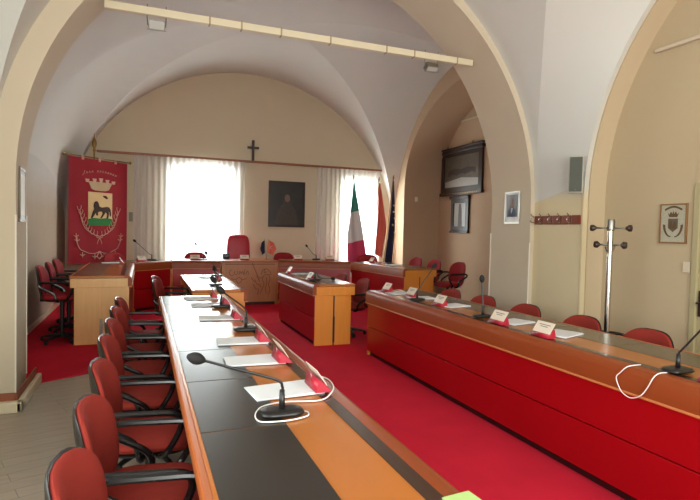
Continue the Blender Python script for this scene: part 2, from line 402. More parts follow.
# ------------------------------------------------------------------ desks
def desk(name, label, W, L, Hh, sections, side, loc, rz=0., inlay='inlay', end_style='plain', wing=0.):
    """user side at x=0, public side at x=W, length along +y from 0 to L"""
    t = thing(name, label, 'desk', loc, rz)
    MB().box((.02, 0, Hh-.035), (W-.035, L, Hh), .004).build('desktop', M['orange'], t)
    MB().box((0, -.002, Hh-.05), (.035, L+.002, Hh+.002), .008).build('edge_lip', M['lip'], t)
    # dark inlays on the users' half, one per place
    sl = L/sections
    for k in range(sections):
        MB().box((.045, k*sl+.004, Hh), (.385, (k+1)*sl-.004, Hh+.003), .001).build('dark_inlay', M[inlay], t)
    MB().box((W-.155, .004, Hh), (W-.095, L-.004, Hh+.003), .001).build('dark_stripe', M['stripe'], t)
    # public side: rounded timber band, pale bead, two red panels, kick plate
    prof = [(W-.095, Hh-.03), (W-.095, Hh+.002), (W-.045, Hh+.002), (W-.022, Hh-.006), (W-.008, Hh-.024), (W, Hh-.05), (W, Hh-.15), (W-.05, Hh-.15), (W-.05, Hh-.06)]
    MB().prism(prof, (0, -.003, 0), (1, 0, 0), (0, 0, 1), (0, L+.006, 0)).build('front_band', M['band'], t, ang=50)
    MB().box((W-.03, -.004, Hh-.166), (W+.006, L+.004, Hh-.15), .005).build('bead', M['bead'], t)
    zm = .39/.86*Hh
    MB().box((W-.065, .01, zm+.004), (W-.03, L-.01, Hh-.16), .003).build('front_panel', M['red_panel'], t)
    MB().box((W-.065, .01, .07), (W-.03, L-.01, zm-.004), .003).build('front_panel', M['red_panel'], t)
    MB().box((W-.12, .02, .008), (W-.065, L-.02, Hh-.2)).build('kick_plate', M['kick'], t)
    for e, (ya, yb) in enumerate(((0, .04), (L-.04, L))):
        s = M[side]
        # upper end rail stands a little proud of the end panel
        yo = -.02 if e == 0 else .02
        MB().box((.012, min(ya, ya+yo), Hh-.16), (W-.05, max(yb, yb+yo), Hh-.036), .004).build('end_rail', s, t)
        MB().box((.06, ya, .008), (W*.5-.012, yb, Hh-.155), .003).build('end_panel', s, t)
        MB().box((W*.5+.012, ya, .008), (W-.035, yb, Hh-.155), .003).build('end_panel', s, t)
        MB().box((W*.5-.012, ya+.012, .008), (W*.5+.012, yb-.012, Hh-.155)).build('end_groove', M['slot'] if side == 'orange_side' else s, t)
    # inner modesty shelf
    MB().box((.30, .05, Hh-.24), (W-.12, L-.05, Hh-.22)).build('under_shelf', M['stripe'], t)
    return t

desk('council_desk', 'long near desk on the left with black inlays and an orange wood strip', .78, 5.72, .85, 8, 'orange_side', (.17, .66, 0))
desk('council_desk', 'long right desk with a red lacquered front along the aisle', .80, 5.75, .86, 8, 'orange_side', (3.56, 6.45, 0), PI, inlay='inlay_grey')
desk('council_desk', 'short desk behind the long near left desk, orange end rail facing it', .70, 2.2, .86, 3, 'orange_side', (.57, 6.85, 0))
dm = desk('council_desk', 'short middle desk with dark red front and orange end panel beside the aisle', .64, 2.1, .88, 3, 'orange_side', (2.87, 9.2, 0), PI)
MB().box((.305, 2.1, .05), (.335, 2.105, .42)).build('cable_slot', M['slot'], dm)
dl = desk('dais_desk', 'pale beech desk arm in front of the red banner, end panel facing the camera', .78, 2.75, .95, 4, 'pale_side', (-.92, 7.99, 0), inlay='inlay_grey')
sk = MB().box((.375, -.012, .04), (.415, 0, .36), .004)
for z in (.1, .18, .26, .32): sk.box((.38, -.02, z), (.41, -.01, z+.035), .003)
sk.build('socket_strip', M['steel'], dl)
def front_desk(label, p, q, W, sections, side='orange_side'):
    d = Vector((q[0]-p[0], q[1]-p[1])); L = d.length; d /= L
    rz = math.atan2(-d.x, d.y)
    o = (p[0]-W*math.cos(rz), p[1]-W*math.sin(rz), 0)
    return desk('dais_desk', label, W, L, .95, sections, side, o, rz, inlay='inlay_grey')
front_desk('angled red fronted dais desk segment left of the first window', (-.135, 10.755), (.55, 11.335), .70, 1)
front_desk('straight red fronted dais desk segment left of the carved central desk', (.56, 11.335), (1.525, 11.335), .74, 2)
front_desk('straight red fronted dais desk segment under the dark painting', (2.78, 11.42), (4.33, 11.03), .70, 3)
front_desk('right dais desk arm with honey coloured end panel under the tall flags', (4.33, 11.03), (4.58, 8.94), .78, 4)

# the president's desk
pd = thing('presidents_desk', 'central wooden desk with an engraved emblem on its front', 'desk', (1.55, 11.32, 0))
MB().box((0, -.03, .92), (1.2, .82, .955), .006).build('desktop', M['lip'], pd)
MB().box((.05, .02, .06), (1.15, .05, .92), .003).build('front_panel', M['desk_front'], pd)
for x in (0, 1.14): MB().box((x, 0, .008), (x+.06, .07, .92), .004).build('front_post', M['desk_front'], pd)
MB().box((.06, .01, .008), (1.14, .06, .07), .003).build('plinth', M['kick'], pd)
MB().box((.06, .012, .875), (1.14, .022, .885)).build('groove_line', M['engrave'], pd)
for x in (0, 1.17): MB().box((x, .07, .008), (x+.03, .78, .92)).build('side_panel', M['desk_front'], pd)
eng = MB()
def ln(pts, r=.005, sm=True): eng.tube(bez([(a, .018, b) for a, b in pts], 5) if sm else [(a, .018, b) for a, b in pts], r, 5)
ln([(.22, .76), (.17, .74), (.16, .68), (.20, .64), (.25, .66)])
ln([(.28, .74), (.26, .69), (.29, .66), (.33, .68), (.33, .74)]); ln([(.36, .66), (.38, .73), (.41, .68), (.44, .73), (.46, .65)])
ln([(.48, .77), (.48, .66)]); ln([(.51, .66), (.54, .74), (.57, .66)]); ln([(.20, .58), (.28, .55), (.36, .60), (.44, .55), (.52, .58)])
ln([(.30, .55), (.34, .48), (.40, .50), (.42, .56)])
ln([(.64, .90), (.70, .76), (.76, .62), (.80, .50)], .006)
ln([(.84, .66), (.86, .74), (.93, .78), (1.0, .75), (1.05, .68), (1.02, .65), (.95, .66), (.90, .64)])
ln([(.92, .78), (.90, .70), (.97, .72)]); ln([(.90, .64), (.86, .55), (.90, .45), (.86, .34), (.82, .24)])
ln([(1.0, .65), (1.03, .55), (1.0, .44), (1.03, .32), (1.0, .22)]); ln([(.95, .60), (.96, .48), (.93, .36), (.95, .24)])
ln([(.70, .55), (.74, .46), (.80, .44), (.84, .38)]); ln([(.66, .45), (.72, .36), (.78, .33), (.76, .22)]); ln([(.74, .62), (.80, .58), (.86, .60)])
ln([(.62, .60), (.66, .54), (.70, .50)])
eng.build('engraved_emblem', M['engrave'], pd)

# ------------------------------------------------------------------ chairs
def make_chair(name, dz, fab):
    t = thing(name, 'x', 'chair')
    MB().pad(.235, .245, .085, lambda a, b, d: Vector((a+.0, b, .46+dz+d-.03*max(0, a/.235)**3)), 4).build('seat', M[fab], t)
    MB().pad(.215, .225, .03, lambda a, b, d: Vector((a, b, .415+dz+d)), 4).build('seat_pan', M['black'], t)
    def bk(off):
        def f(a, b, d):
            w = a*(1-.06*max(0, b/.22)**2)
            return Vector((-.235-.20*(b+.2)*.75+d+off+1.0*a*a, w, .66+dz+b))
        return f
    MB().pad(.258, .225, .06, bk(0), 3.1).build('backrest', M[fab], t)
    MB().pad(.263, .230, .03, bk(-.016), 3.1).build('back_shell', M['black'], t)
    MB().box((-.27, -.04, .40+dz), (-.235, .04, .56+dz), .01).box((-.27, -.04, .39+dz), (-.05, .04, .41+dz), .008).build('back_bracket', M['black'], t)
    for s in (-1, 1):
        y = s*.295
        p = bez([(-.02, s*.20, .405+dz), (-.03, y, .43+dz), (-.06, y, .52+dz), (-.20, y, .60+dz), (-.235, y, .64+dz), (-.20, y, .668+dz), (0, y, .668+dz), (.13, y, .662+dz), (.175, y, .63+dz), (.165, y, .56+dz), (.10, y, .45+dz), (.05, s*.2, .405+dz)], 5)
        MB().tube(p, .0165, 8).build('armrest', M['black_gloss'], t)
    MB().lathe([(.045, .40+dz), (.03, .38+dz), (.028, .14), (.045, .12), (.045, .07)], n=14).build('column', M['black'], t)
    for k in range(5):
        a = 2*PI*k/5+.3; c, s = math.cos(a), math.sin(a)
        MB().tube([(.02*c, .02*s, .10), (.15*c, .15*s, .085), (.27*c, .27*s, .065)], [.026, .022, .016], 8).build('leg', M['black'], t)
        MB().lathe([(.012, .07), (.026, .055), (.026, .02), (.02, .009)], (.27*c, .27*s, 0), 10).build('glide', M['rubber'], t)
    return t
proto = make_chair('armchair', 0, 'fabric'); proto_hi = make_chair('armchair', .18, 'fabric_dark')
used = set()
def chair(src, x, y, rz, label, group):
    if src.name in used: o = copy_tree(src)
    else: o = src; used.add(src.name)
    o.location = (x, y, 0.008 if not (-1 < x < .5 and y < 6.4) else 0); o.rotation_euler = (0, 0, rz)
    tag(o, label, 'chair', group); return o
ordn = ['nearest the camera', 'second from the camera', 'third from the camera', 'fourth from the camera', 'fifth from the camera', 'sixth from the camera', 'farthest from the camera']
for k, y in enumerate((1.87, 2.50, 3.22, 3.95, 4.65, 5.36, 6.07)):
    chair(proto, .05+random.uniform(-.01, .01), y, random.uniform(-.12, -.04), 'red armchair with black arms along the long near left desk, ' + ordn[k], 'armchairs along the near left desk')
for k, y in enumerate((7.85, 8.5)):
    chair(proto, .44, y, -.22, 'red armchair at the short desk behind the long left desk, ' + ('nearer one' if k == 0 else 'farther one'), 'armchairs at the short left desk')
o7 = ['nearest the door', 'second from the camera, beside the coat stand', 'third from the camera, below the hook board', 'fourth from the camera, behind a thin microphone', 'fifth from the camera, below the reveal portrait']
for k, y in enumerate((3.14, 3.84, 4.62, 5.38, 6.12)):
    chair(proto, 3.62, y, PI+random.uniform(-.06, .06), 'red chair behind the long right desk, ' + o7[k], 'armchairs behind the right desk')
for k, (x, y) in enumerate(((3.02, 7.75), (3.02, 8.75))):
    chair(proto, x, y, PI, 'dark red chair behind the short middle desk, ' + ('nearer the right desk end' if k == 0 else 'farther toward the dais'), 'armchairs at the middle desk')
for k, (x, y) in enumerate(((-1.04, 8.30), (-1.04, 9.02), (-1.04, 9.74))):
    chair(proto_hi, x, y, random.uniform(-.05, .05), 'swivel armchair behind the pale desk arm, ' + ['nearest of the three', 'middle of the three', 'farthest of the three, closest to the banner'][k], 'armchairs at the left dais arm')
for k, (x, y) in enumerate(((5.60, 9.0), (5.62, 9.95), (5.60, 10.75))):
    chair(proto_hi, x, y, PI+.05, 'dark red armchair behind the honey coloured end panel, ' + ['rightmost, its whole back showing', 'middle one of three', 'leftmost, beside the blue flag'][k], 'armchairs at the right dais arm')
chair(proto_hi, -.42, 12.0, -PI/2+.7, 'dark red armchair top peeking over the dais at the banner foot', 'armchairs behind the dais')
chair(proto_hi, 1.12, 12.30, -PI/2, 'dark armchair behind the dais in front of the bright left window', 'armchairs behind the dais')
chair(proto_hi, 3.20, 12.38, -PI/2, 'dark red armchair behind the dais below the dark painting', 'armchairs behind the dais')
chair(proto_hi, 4.95, 11.64, -PI/2-.6, 'dark armchair behind the dais between the tall flags', 'armchairs behind the dais')

pc = thing('president_chair', 'high backed red leather armchair behind the carved central desk', 'chair', (2.11, 12.38, .008), -PI/2)
MB().pad(.28, .28, .12, lambda a, b, d: Vector((a, b, .50+d)), 4).build('seat', M['leather'], pc)
MB().pad(.29, .44, .11, lambda a, b, d: Vector((-.27-.08*(b+.4)+d, a*(1-.10*(b+.44)/.88), 1.04+b)), 5).build('backrest', M['leather'], pc)
for s in (-1, 1):
    MB().box((-.22, s*.31-.035, .66), (.2, s*.31+.035, .71), .02).build('armrest', M['leather'], pc)
    MB().box((-.05, s*.31-.02, .44), (.05, s*.31+.02, .66), .01).build('arm_support', M['black'], pc)
MB().lathe([(.05, .44), (.035, .42), (.035, .12), (.05, .06)], n=14).build('column', M['chrome'], pc)
for k in range(5):
    a = 2*PI*k/5; c, s = math.cos(a), math.sin(a)
    MB().tube([(.02*c, .02*s, .10), (.30*c, .30*s, .05)], [.03, .018], 8).build('leg', M['black'], pc)
    MB().lathe([(.015, .05), (.026, .04), (.026, .01), (.02, 0)], (.29*c, .29*s, 0), 10).build('caster', M['rubber'], pc)

# ------------------------------------------------------------------ desk-top things
ZT = {'L': .854, 'R': .864, 'M': .884, 'S': .864, 'D': .954}
def microphone(label, base, elbow, head, group='gooseneck microphones'):
    t = thing('microphone', label, 'microphone', base, 0, group)
    e = Vector(elbow)-Vector(base); h = Vector(head)-Vector(base)
    MB().pad(.095, .06, .03, lambda a, b, d: Vector((a, b, .016+d)), 3.2).build('base', M['black'], t)
    MB().tube([(0, 0, .02), (0, 0, .11)], [.014, .011], 10).build('stem', M['black'], t)
    d = (h-e).normalized()
    MB().tube(bez([(0, 0, .10), (e.x*.4, e.y*.4, max(.12, e.z*.85)), tuple(e+d*.03), tuple(e+(h-e)*.6), tuple(h)], 8), .006, 8).build('gooseneck', M['black'], t)
    p = [h-d*.03+d*.075*k/8 for k in range(9)]
    MB().tube(p, [.008, .016, .021, .024, .025, .024, .021, .015, .006], 12).build('foam_head', M['rubber'], t)
    return t
microphone('gooseneck microphone nearest the camera on the left desk, inside a white cable loop', (.56, 2.19, .854), (.56, 2.19, 1.00), (.21, 2.19, 1.12))
microphone('gooseneck microphone on the left desk, second from the camera', (.75, 4.10, .854), (.755, 4.10, 1.02), (.56, 4.10, 1.17))
microphone('gooseneck microphone at the far end of the long left desk', (.73, 5.36, .854), (.73, 5.36, .98), (.65, 5.36, 1.13))
microphone('gooseneck microphone at the right picture edge on the right desk', (2.93, 2.17, .864), (2.93, 2.16, .99), (2.96, 2.02, 1.19))
microphone('upright microphone on the right desk in front of the fourth chair', (2.98, 4.16, .864), (2.98, 4.17, 1.03), (2.98, 4.19, 1.22))
microphone('long slanting microphone near the far end of the right desk', (2.94, 5.37, .864), (2.96, 5.37, 1.0), (3.15, 5.37, 1.26))
microphone('microphone on the near part of the short left desk', (.92, 7.31, .864), (.92, 7.31, .99), (.90, 7.31, 1.09))
microphone('microphone at the far end of the short left desk, bent toward the window', (1.12, 8.75, .864), (1.1, 8.75, .99), (.95, 8.75, 1.23))
microphone('microphone with its neck lying flat on the middle desk end', (2.42, 7.62, .884), (2.47, 7.62, .93), (2.70, 7.62, .91))
microphone('gooseneck microphone standing before the banner side of the bright window', (.17, 11.45, .954), (.15, 11.45, 1.06), (-.15, 11.45, 1.34))
microphone('microphone silhouetted against the bright left window', (1.20, 11.60, .954), (1.19, 11.6, 1.08), (1.04, 11.6, 1.29))
microphone('gooseneck microphone on the dais right of the dark painting', (3.75, 11.75, .954), (3.71, 11.75, 1.05), (3.52, 11.75, 1.27))

def papers(label, x, y, z, rz=0., w=.33, d=.21, group='paper stacks on the desks'):
    t = thing('paper_stack', label, 'papers', (x, y, z), rz, group)
    MB().box((-w/2, -d/2, 0), (w/2, d/2, .006), .001).build('lower_sheets', M['paper'], t)
    MB().box((-w/2, -d/2, .006), (w/2, d/2, .010), .001, rot=Matrix.Rotation(.06, 3, 'Z')).build('top_sheet', M['paper'], t)
    return t
lp = [(.655, 2.52), (.63, 3.15), (.655, 3.72), (.63, 4.73), (.63, 5.56), (.60, 6.08)]
lpn = ['nearest the camera', 'second from the camera', 'third from the camera', 'fourth from the camera', 'fifth from the camera', 'at the far end']
for k, (x, y) in enumerate(lp):
    papers('white paper stack on the long left desk, ' + lpn[k], x, y, .854, random.uniform(-.12, .12), .34, .22)
rp = [(3.12, 3.30, .35), (3.11, 3.86, .25), (3.13, 4.90, .2), (3.10, 5.56, -.1), (3.05, 6.04, .1)]
rpn = ['nearest the camera', 'second from the camera', 'third from the camera', 'fourth, beside the slanting microphone', 'at the far end']
for k, (x, y, r) in enumerate(rp):
    papers('white loose papers on the long right desk, ' + rpn[k], x, y, .864, r, .30, .22)
papers('white paper on the pale desk arm before the banner', -.52, 10.62, .954, .15, .34, .22)
papers('white paper on the far part of the middle desk', 2.52, 8.80, .884, .1, .26, .18)
papers('white paper on the right dais arm before the blue flag', 4.86, 9.9, .954, .2, .3, .2)
papers('paper lying on the short desk behind the left desk', .95, 8.45, .864, .1, .26, .18)

def plate(label, x, y, z, rz, group='red name plates'):
    """card faces local +x"""
    t = thing('name_plate', label, 'name plate', (x, y, z), rz, group)
    MB().prism([(-.035, 0), (.05, 0), (-.02, .066)], (0, -.10, 0), (1, 0, 0), (0, 0, 1), (0, .20, 0)).build('wedge_base', M['plate_red'], t, ang=20)
    R = Matrix.Rotation(-.60, 3, 'Y')                      # the card lies on the wedge's slope and stands up past its ridge
    c = MB().box((.0, -.095, .0), (.003, .095, .095), rot=R, piv=(0, 0, 0))
    for v in c.bm.verts: v.co += Vector((.022, 0, .029))
    c.build('card', M['card'], t)
    i = MB()
    for zz, w in ((.066, .06), (.05, .04)): i.box((.0031, -w, zz), (.0036, w, zz+.006), rot=R, piv=(0, 0, 0))
    for v in i.bm.verts: v.co += Vector((.022, 0, .029))
    i.build('printed_name', M['ink'], t)
    return t
for k, (x, y) in enumerate([(.815, 2.50), (.78, 3.10), (.79, 3.70), (.77, 4.68), (.80, 5.56), (.755, 6.13)]):
    plate('red wedge name plate on the long left desk, ' + lpn[k], x, y, .864 if False else .866, 0)
for k, (x, y) in enumerate([(2.90, 3.26), (2.92, 3.84), (2.99, 4.95), (3.03, 5.68), (2.98, 6.26)]):
    plate('white card in a red wedge on the long right desk, ' + rpn[k], x, y, .868, PI)
plate('name plate on the right desk at the right picture edge', 2.90, 1.90, .868, PI)
plate('red name plate on the dais right of the desk flags', 3.28, 11.62, .956, -PI/2)
plate('pinkish name plate on the dais before the right curtain', 4.02, 11.55, .956, -PI/2)
plate('name plate on the presidents desk in front of the high chair', 2.06, 11.55, .957, -PI/2)
plate('white name plate on the dais before the left window', 1.02, 11.52, .956, -PI/2)
plate('tipped red and white name plate at the far end of the middle desk', 2.40, 9.02, .886, PI)
plate('white card standing on the near end of the middle desk', 2.40, 7.80, .886, PI)
plate('name plate on the short desk behind the left desk', 1.08, 8.2, .866, 0)
plate('dark red name plate at the left end of the angled dais desk', -.02, 11.12, .956, -PI/2+.7)
plate('name plate standing on the pale desk arm by the papers', -.36, 10.45, .956, 0)
plate('name plate on the right dais arm near the flags', 4.72, 10.75, .956, PI)

# cables
z = .858
c1 = [(.665, 2.20), (.675, 2.18), (.66, 2.14), (.60, 2.115), (.53, 2.11), (.455, 2.13), (.45, 2.21), (.49, 2.30), (.55, 2.335), (.62, 2.345), (.71, 2.325), (.77, 2.32), (.82, 2.345), (.88, 2.43), (.90, 2.54), (.892, 2.62), (.875, 2.63)]
tag(MB().tube(bez([(a, b, z if a < .8 else z+.02*(a-.8)/.1) for a, b in c1], 6), .0032, 8).build('cable', M['cable']), 'white cable looping around the near microphone on the left desk', 'cable')
c2 = [(2.86, 2.36, .868), (2.80, 2.36, .868), (2.755, 2.37, .858), (2.742, 2.40, .82), (2.742, 2.43, .78), (2.74, 2.40, .72), (2.735, 2.36, .695), (2.735, 2.31, .688), (2.738, 2.25, .72), (2.742, 2.21, .78), (2.748, 2.18, .845), (2.79, 2.175, .868), (2.87, 2.17, .868)]
tag(MB().tube(bez(c2, 6), .0032, 8).build('cable', M['cable']), 'white cable hanging over the front of the right desk', 'cable')
c3 = [(.76, 4.13), (.80, 4.16), (.83, 4.24), (.86, 4.30), (.84, 4.36), (.80, 4.33)]
tag(MB().tube(bez([(a, b, z) for a, b in c3], 6), .0032, 8).build('cable', M['cable']), 'short white cable beside the second microphone on the left desk', 'cable')
tag(MB().prism([(0, 0), (.10, 0), (.10, .06), (0, .06)], (.845, 1.285, .854), (1, .1, 0), (-.1, 1, 0), (0, 0, .006)).build('folder', M['green_folder']), 'pale green folder corner at the bottom edge of the left desk', 'folder')
ph = thing('telephone', 'small dark device standing on the dais left of the high chair', 'device', (1.72, 11.95, .957))
MB().box((-.07, -.05, 0), (.07, .05, .12), .008).build('body', M['eu_blue'], ph); MB().box((-.055, -.054, .05), (.055, -.049, .11), .002).build('screen', M['black_gloss'], ph)

# small desk flags
df = thing('desk_flags', 'pair of small blue and red desk flags on one stand', 'flag', (2.58, 11.75, .957))
MB().lathe([(.05, 0), (.05, .012), (.015, .02), (.01, .04)], n=16).build('base', M['brass'], df)
for s, m in ((-1, 'eu_blue'), (1, 'town_red')):
    MB().tube([(0, 0, .02), (s*.05, 0, .46)], .004, 8).build('pole', M['brass'], df)
    x0 = s*.048
    MB().grid(lambda u, v, s=s, x0=x0: Vector((x0*(.6+.4*v)+u*(.19 if s > 0 else .13)*(1-.4*abs(2*v-1))*s*(1 if s > 0 else .8), -.02*math.sin(u*7), .16+.28*v-u*.06)), 8, 8).build('flag_cloth', M[m], df)
mo = MB()
mo.tube([(.115+.03*math.cos(t), -.03, .27+.03*math.sin(t)) for t in [PI/3+k*PI*4/3/10 for k in range(11)]], .005, 6); mo.build('emblem', M['it_white'], df)

# ------------------------------------------------------------------ banner
bL, bR = Vector((-1.385, 11.9, 0)), Vector((-.34, 12.85, 0))
bax = (bR-bL).normalized(); bw = (bR-bL).length; ang = math.atan2(bax.y, bax.x)
bn = thing('banner', 'red embroidered town banner with crown and horse shield hanging on a pole', 'banner', tuple(bL), ang)
zt, zb = 3.01, .84
def cloth_y(u): return .003*math.sin(u*9)+.002*math.sin(u*23+1)
cl = MB().grid(lambda u, v: Vector((u*bw, cloth_y(u), zb+(zt-zb)*v)), 40, 6)
r = bmesh.ops.extrude_face_region(cl.bm, geom=cl.bm.faces[:]); bmesh.ops.translate(cl.bm, vec=(0, .006, 0), verts=[v for v in r['geom'] if isinstance(v, bmesh.types.BMVert)])
cloth = cl.build('cloth', M['banner'], bn)
MB().tube([(-.07, .02, zt+.03), (bw+.08, .02, zt+.03)], .013, 10).build('cross_rod', M['brass'], bn)
for x in (-.09, bw+.10): MB().lathe([(.004, -.035), (.028, -.01), (.03, .01), (.004, .04)], (x, .02, zt+.03), 12).build('rod_knob', M['brass'], bn)
MB().tube([(bw*.44, .06, .04), (bw*.44, .06, 3.18)], .016, 12).build('pole', M['brass'], bn)
MB().lathe([(.016, 3.16), (.03, 3.20), (.02, 3.24), (.045, 3.30), (.05, 3.36), (.03, 3.43), (.012, 3.47), (.003, 3.56)], (bw*.44, .06, 0), 14).build('finial', M['brass'], bn)
MB().lathe([(.22, .008), (.22, .03), (.05, .05), (.02, .12)], (bw*.44, .06, 0), 20).build('base', M['brass'], bn)
for u in (.22, .5, .78): MB().box((u*bw-.03, -.012, zt-.04), (u*bw+.03, .05, zt+.05), .008).build('hanging_loop', M['embroid'], bn)
# embroidery in units of the cloth: u across (0..1), v down (0..1)
def bp3(u, v, d=-.004): return Vector((u*bw, cloth_y(u)+d-.004, zt-(zt-zb)*v))
def poly_patch(name, pts, m, d=-.002):
    b = MB(); A = [b.bm.verts.new(Vector((u*bw, d-.010, zt-(zt-zb)*v))) for u, v in pts]; B = [b.bm.verts.new(Vector((u*bw, .004, zt-(zt-zb)*v))) for u, v in pts]
    b.bm.faces.new(A); b.bm.faces.new(B[::-1]); n = len(A)
    for k in range(n): b.bm.faces.new((A[k], B[k], B[(k+1) % n], A[(k+1) % n]))
    return b.build(name, M[m], cloth, ang=30)
poly_patch('shield', [(.31, .315), (.72, .315), (.72, .62), (.31, .62)], 'gold_field')
poly_patch('shield_base', [(.31, .575), (.40, .562), (.52, .568), (.62, .56), (.72, .57), (.72, .635), (.31, .635)], 'green', -.008)
horse = [(.35, .565), (.385, .50), (.41, .475), (.395, .455), (.40, .425), (.42, .405), (.45, .40), (.475, .42), (.49, .45), (.53, .46), (.58, .455), (.62, .45), (.66, .455), (.685, .48), (.695, .53), (.68, .545), (.67, .50), (.65, .49), (.655, .52), (.645, .56), (.62, .565), (.63, .52), (.60, .50), (.57, .53), (.53, .565), (.51, .563), (.55, .52), (.545, .50), (.49, .50), (.46, .51), (.47, .535), (.45, .54), (.43, .51), (.40, .54), (.37, .567)]
poly_patch('horse', horse, 'horse', -.016)
poly_patch('pennant', [(.55, .345), (.60, .342), (.64, .365), (.62, .375), (.57, .36)], 'horse', -.016)
poly_patch('crown', [(.36, .285), (.31, .215), (.72, .215), (.66, .285), (.60, .297), (.50, .30), (.42, .297)], 'crown')
for u in (.29, .41, .52, .63, .74):
    off = .02-.018*(1-abs(u-.52)/.23)
    poly_patch('crown_point', [(u-.035, .175+off), (u+.035, .175+off), (u+.02, .215+off*.5), (u-.02, .215+off*.5)], 'embroid', -.006)
em = None
def et(pts, r=.006, n=6): em.tube([bp3(p.x, p.y, -.008) for p in bez([(a, b, 0) for a, b in pts], n)], r, 6)
for s in (1, -1):
    em = MB()
    X = lambda u: .5+s*(u-.5)
    et([(X(.515), .74), (X(.62), .715), (X(.74), .66), (X(.80), .58), (X(.82), .50)], .007)
    for k in range(9):
        f = k/8; u = .56+.27*f**.75; v = .735-.24*f**1.3
        et([(X(u), v), (X(u+.028), v-.008), (X(u+.04), v-.036)], .006, 3); et([(X(u), v), (X(u-.022), v-.022), (X(u-.022), v-.046)], .006, 3)
    et([(X(.50), .745), (X(.54), .73), (X(.545), .75), (X(.50), .755)], .007); et([(X(.50), .755), (X(.53), .79), (X(.54), .815)], .006)
    em.build('laurel_branch', M['embroid'], cloth); em = MB()
    et([(X(.50), .885), (X(.58), .905), (X(.68), .90), (X(.74), .885), (X(.82), .86), (X(.87), .80), (X(.89), .74)], .007)
    for u, v in ((.87, .77), (.885, .73), (.78, .91), (.58, .93)):
        et([(X(u-.04), v), (X(u), v+.012), (X(u+.04), v)], .009, 3); et([(X(u), v-.02), (X(u), v+.03)], .008, 3)
    et([(X(.50), .89), (X(.54), .93), (X(.50), .96)], .01)
    em.build('scroll', M['embroid'], cloth)
em = MB()
et([(.21, .165), (.24, .14), (.25, .115), (.235, .15)], .004)
for k in range(12):
    u = .27+.045*k
    if k == 3: em.build('motto_word', M['embroid'], cloth); em = MB(); continue
    v = .125-.035*math.sin(PI*(u-.2)/.62)+.02
    et([(u, v+.012), (u+.012, v-.010), (u+.02, v+.010), (u+.03, v-.006)], .0035, 3)
em.build('motto_word', M['embroid'], cloth)

# ------------------------------------------------------------------ rear wall things
pv = tag(MB().box((-.96, 12.86, 3.235), (5.90, 12.94, 3.285), .01).build('curtain_pelmet', M['curtain_wood']), 'long thin brown wooden curtain rail across the far wall', 'curtain rail')
def curtain(label, x0, x1, zb_=.06, folds=9, y=12.90):
    def f(u, v):
        x = x0+(x1-x0)*u
        return Vector((x, y+.018*math.sin(u*folds*2*PI)+.008*math.sin(u*folds*5.3+1.3), zb_+(3.236-zb_)*v))
    return tag(MB().grid(f, folds*12, 2).build('curtain', M['curtain'], ang=80), label, 'curtain', 'sheer curtains')
curtain('sheer white curtain over the bright left window, left panel', -.20, .98, folds=9)
curtain('sheer white curtain over the bright left window, middle panel', .98, 1.86, folds=7, y=12.885)
curtain('sheer white curtain over the bright left window, right panel', 1.86, 2.27, folds=3)
curtain('greyish sheer curtain left of the tall flags', 4.10, 4.84, folds=6)
curtain('white sheer curtain directly behind the tall flags', 4.84, 5.84, folds=8, y=12.885)
cr = thing('crucifix', 'small dark cross on the lunette wall above the curtain rail', 'crucifix', (2.48, 12.98, 3.27))
MB().box((-.03, -.02, .02), (.03, .02, .52), .004).build('upright', M['darkwood'], cr); MB().box((-.14, -.022, .31), (.14, .018, .365), .004).build('crossbar', M['darkwood'], cr)

def frame(name, label, cat, origin, ax, nrm, w, hgt, b, fm, dep=.04, canvas='canvas'):
    """picture in a frame: origin = lower-left corner, ax = unit vector along its width, nrm = out of the wall"""
    t = thing(name, label, cat, (0, 0, 0)); o = Vector(origin); ax = Vector(ax); nr = Vector(nrm); up = Vector((0, 0, 1))
    f = MB()
    outer = [(0, 0), (w, 0), (w, hgt), (0, hgt)]
    for (a0, b0, a1, b1) in ((0, 0, w, b), (0, hgt-b, w, hgt), (0, b, b, hgt-b), (w-b, b, w, hgt-b)):
        f.prism([(a0, b0), (a1, b0), (a1, b1), (a0, b1)], o, ax, up, nr*dep)
    f.build('frame', M[fm], t)
    MB().prism([(b*.9, b*.9), (w-b*.9, b*.9), (w-b*.9, hgt-b*.9), (b*.9, hgt-b*.9)], o+nr*.004, ax, up, nr*dep*.5).build('picture', M[canvas], t)
    def patch(nm, pts, m, lift=.002):
        return MB().prism(pts, o+nr*(.004+dep*.5), ax, up, nr*lift).build(nm, M[m], t)
    return t, patch, o
def ell(cx, cy, rx, ry, n=20): return [(cx+rx*math.cos(2*PI*k/n), cy+ry*math.sin(2*PI*k/n)) for k in range(n)]

t, P, o = frame('painting', 'dark oil portrait in a black frame between the two windows', 'painting', (2.88, 12.995, 1.70), (1, 0, 0), (0, -1, 0), .93, 1.14, .05, 'darkwood')
P('painted_figure', [(.16, .06), (.77, .06), (.70, .42), (.58, .58), (.55, .72), (.40, .72), (.36, .58), (.24, .42)], 'photo_dark'); P('painted_face', ell(.475, .72, .07, .095), 'skin', .003)

